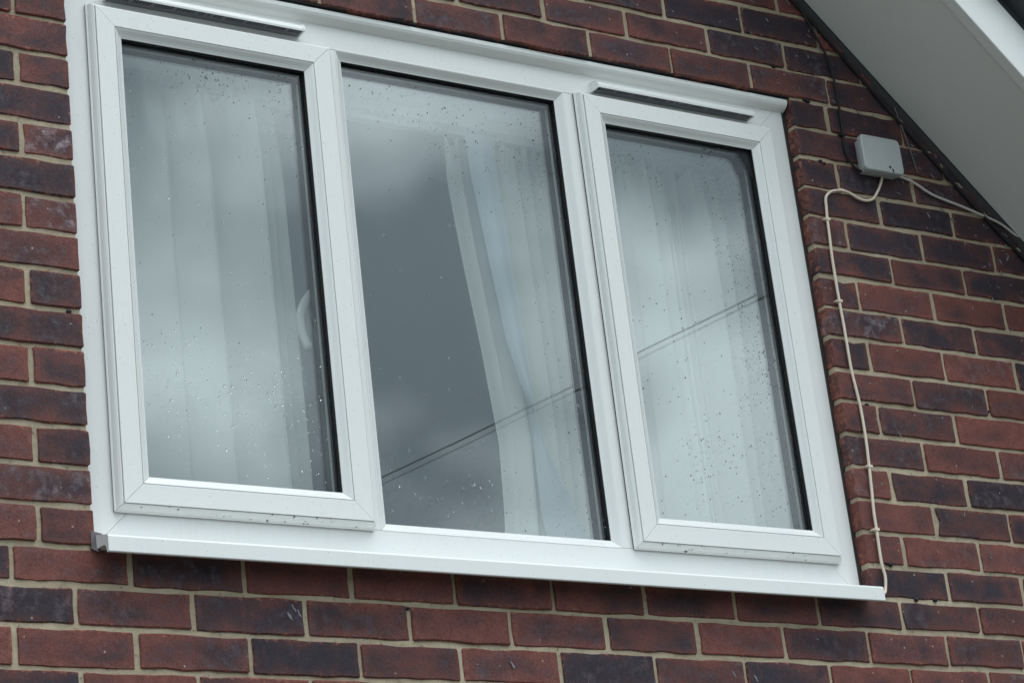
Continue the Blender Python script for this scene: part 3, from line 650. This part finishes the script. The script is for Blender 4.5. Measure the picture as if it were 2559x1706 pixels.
# ------------------------------------------------------------------ rain drops on panes and frame
def drops():
    rnd = random.Random(11); m = MB()
    def drop(x, y, z, r, flat=.55, long=1.0):
        b = len(m.v); ns = 8; m.v.append((x, y - r * flat, z - r * .15))
        for rr, hh in ((.55, .80), (.88, .42), (1.0, 0.0)):
            for k in range(ns):
                a = 2 * math.pi * k / ns; m.v.append((x + r * rr * math.cos(a), y - r * flat * hh, z + r * rr * long * math.sin(a)))
        for k in range(ns): m.f.append((b, b + 1 + k, b + 1 + (k + 1) % ns))
        m.f.append(tuple(b + 1 + 2 * ns + k for k in reversed(range(ns))))
        for q in range(2):
            for k in range(ns): m.f.append((b + 1 + q * ns + k, b + 1 + (q + 1) * ns + k, b + 1 + (q + 1) * ns + (k + 1) % ns, b + 1 + q * ns + (k + 1) % ns))
    def scatter(n, x0, x1, z0, z1, y, dens, rmin=.0008, rmax=.0020):
        c = 0; tries = 0
        while c < n and tries < n * 60:
            tries += 1; u, v = rnd.random(), rnd.random()
            if rnd.random() > dens(u, v): continue
            r = rmin + (rmax - rmin) * rnd.random() ** 1.5
            drop(x0 + (x1 - x0) * u, y - .0001, z0 + (z1 - z0) * v, r, rnd.uniform(.4, .65), rnd.uniform(1.0, 1.35)); c += 1
    def cl(u, v, s): return .5 + .5 * noise.noise(Vector((u * 5 + s, v * 7, s)))
    g = lambda a, b, w: math.exp(-((a - b) / w) ** 2)
    scatter(430, .282, .668, .222, 1.118, .0278, lambda u, v: min(1, (.12 + .9 * g(v, .96, .05) * (u > .2) + .35 * g(v, .83, .12) + 1.0 * g(v, .24, .10) * (.3 + u) + .3 * g(v, .08, .06)) * cl(u, v, 1)))
    scatter(480, .788, 1.310, .176, 1.174, .0528, lambda u, v: min(1, (.04 + 1.0 * g(v, .94 - .05 * u, .05) * (u > .08) + .8 * g(v, .82, .07) * (u > .35) + .35 * g(v, .05, .09) + .4 * (u > .8)) * cl(u, v, 2)))
    scatter(760, 1.428, 1.822, .224, 1.124, .0278, lambda u, v: min(1, (.10 + .8 * g(v, .93, .05) + 1.2 * (u > .66) * (v > .30) + .7 * g(v, .16, .12) * (u > .25)) * cl(u, v, 3)))
    # frame and casement faces, drip nose
    flat = lambda u, v: cl(u, v, 5)
    for a in ((150, .225, .270, .22, 1.18, .0040), (110, .27, .70, 1.140, 1.185, .0040), (90, .690, .735, .22, 1.18, .0040), (90, .172, .205, .12, 1.24, .0300), (60, 1.372, 1.402, .22, 1.18, .0040), (70, 1.40, 1.86, 1.15, 1.19, .0040),
              (70, 1.842, 1.880, .22, 1.18, .0040), (60, .27, .70, .165, .20, .0040), (60, 1.40, 1.85, .165, .20, .0040), (80, .80, 1.30, 1.20, 1.245, .0300), (60, .78, 1.32, .115, .15, .0300), (40, .20, 1.93, .056, .075, -.0550)):
        scatter(int(a[0] * .6), *a[1:], flat, .0003, .0007)
    for x0, x1, z0 in ((.225, .735, .1505), (1.372, 1.882, .1515)):
        for k in range(26):
            x = rnd.uniform(x0, x1); t = rnd.random(); drop(x, .0215 - .016 * t, z0 + .003 + .009 * t, rnd.uniform(.0010, .0024), .8, 1.3)
    o = mesh_obj('raindrops', m.v, m.f, M['drop'], None, smooth=True, normals=False); o['kind'] = 'stuff'; o['label'] = 'small clear rain drops scattered over the panes and white frame'; o['category'] = 'raindrops'
drops()

# ------------------------------------------------------------------ dusty web flecks under the verge and in the reveal
def flecks():
    rnd = random.Random(21); m = MB()
    def fleck(x, z, L, wd, a, y=-.0022):
        n = 5; L1 = []; L2 = []; ca, sa = math.cos(a), math.sin(a)
        for k in range(n):
            t = k / (n - 1); ww = wd * math.sin(math.pi * (.12 + .76 * t)) * rnd.uniform(.5, 1.3); off = rnd.uniform(-.4, .4) * wd
            px, pz = x + ca * L * (t - .5) - sa * off, z + sa * L * (t - .5) + ca * off
            L1.append((px - sa * ww, y, pz + ca * ww)); L2.append((px + sa * ww, y + .0004, pz - ca * ww))
        b = len(m.v); m.v += L1 + L2 + [(q[0], .0012, q[2]) for q in L1] + [(q[0], .0012, q[2]) for q in L2]
        for k in range(n - 1):
            m.f.append((b + k, b + k + 1, b + n + k + 1, b + n + k)); m.f.append((b + k, b + 2 * n + k, b + 2 * n + k + 1, b + k + 1)); m.f.append((b + n + k, b + n + k + 1, b + 3 * n + k + 1, b + 3 * n + k))
    c = 0
    while c < 75:
        x = rnd.uniform(1.85, 2.75); d = rnd.uniform(.02, .30) ** 1.0; z = roof_z(x) - d * 1.39
        if z > 1.55 or z < .55 or rnd.random() > math.exp(-d * 7) + .04: continue
        if 2.10 < x < 2.25 and 1.08 < z < 1.2: continue
        fleck(x, z, rnd.uniform(.003, .016), rnd.uniform(.0004, .0013), rnd.gauss(-.9, .6)); c += 1
    for k in range(12): fleck(rnd.uniform(1.99, 2.6), rnd.uniform(.0, .9), rnd.uniform(.003, .010), rnd.uniform(.0005, .0012), rnd.gauss(-1.1, .5))
    for x, z in ((1.545, -.11), (1.600, -.117), (1.01, -.11), (.545, -.02), (.535, -.036), (.555, -.03)): fleck(x, z, .016, .0022, -1.1)
    o = mesh_obj('web_flecks', m.v, m.f, M['fleck']); o['kind'] = 'stuff'; o['label'] = 'pale dusty cobweb flecks on the bricks below the soffit'; o['category'] = 'cobweb'
flecks()
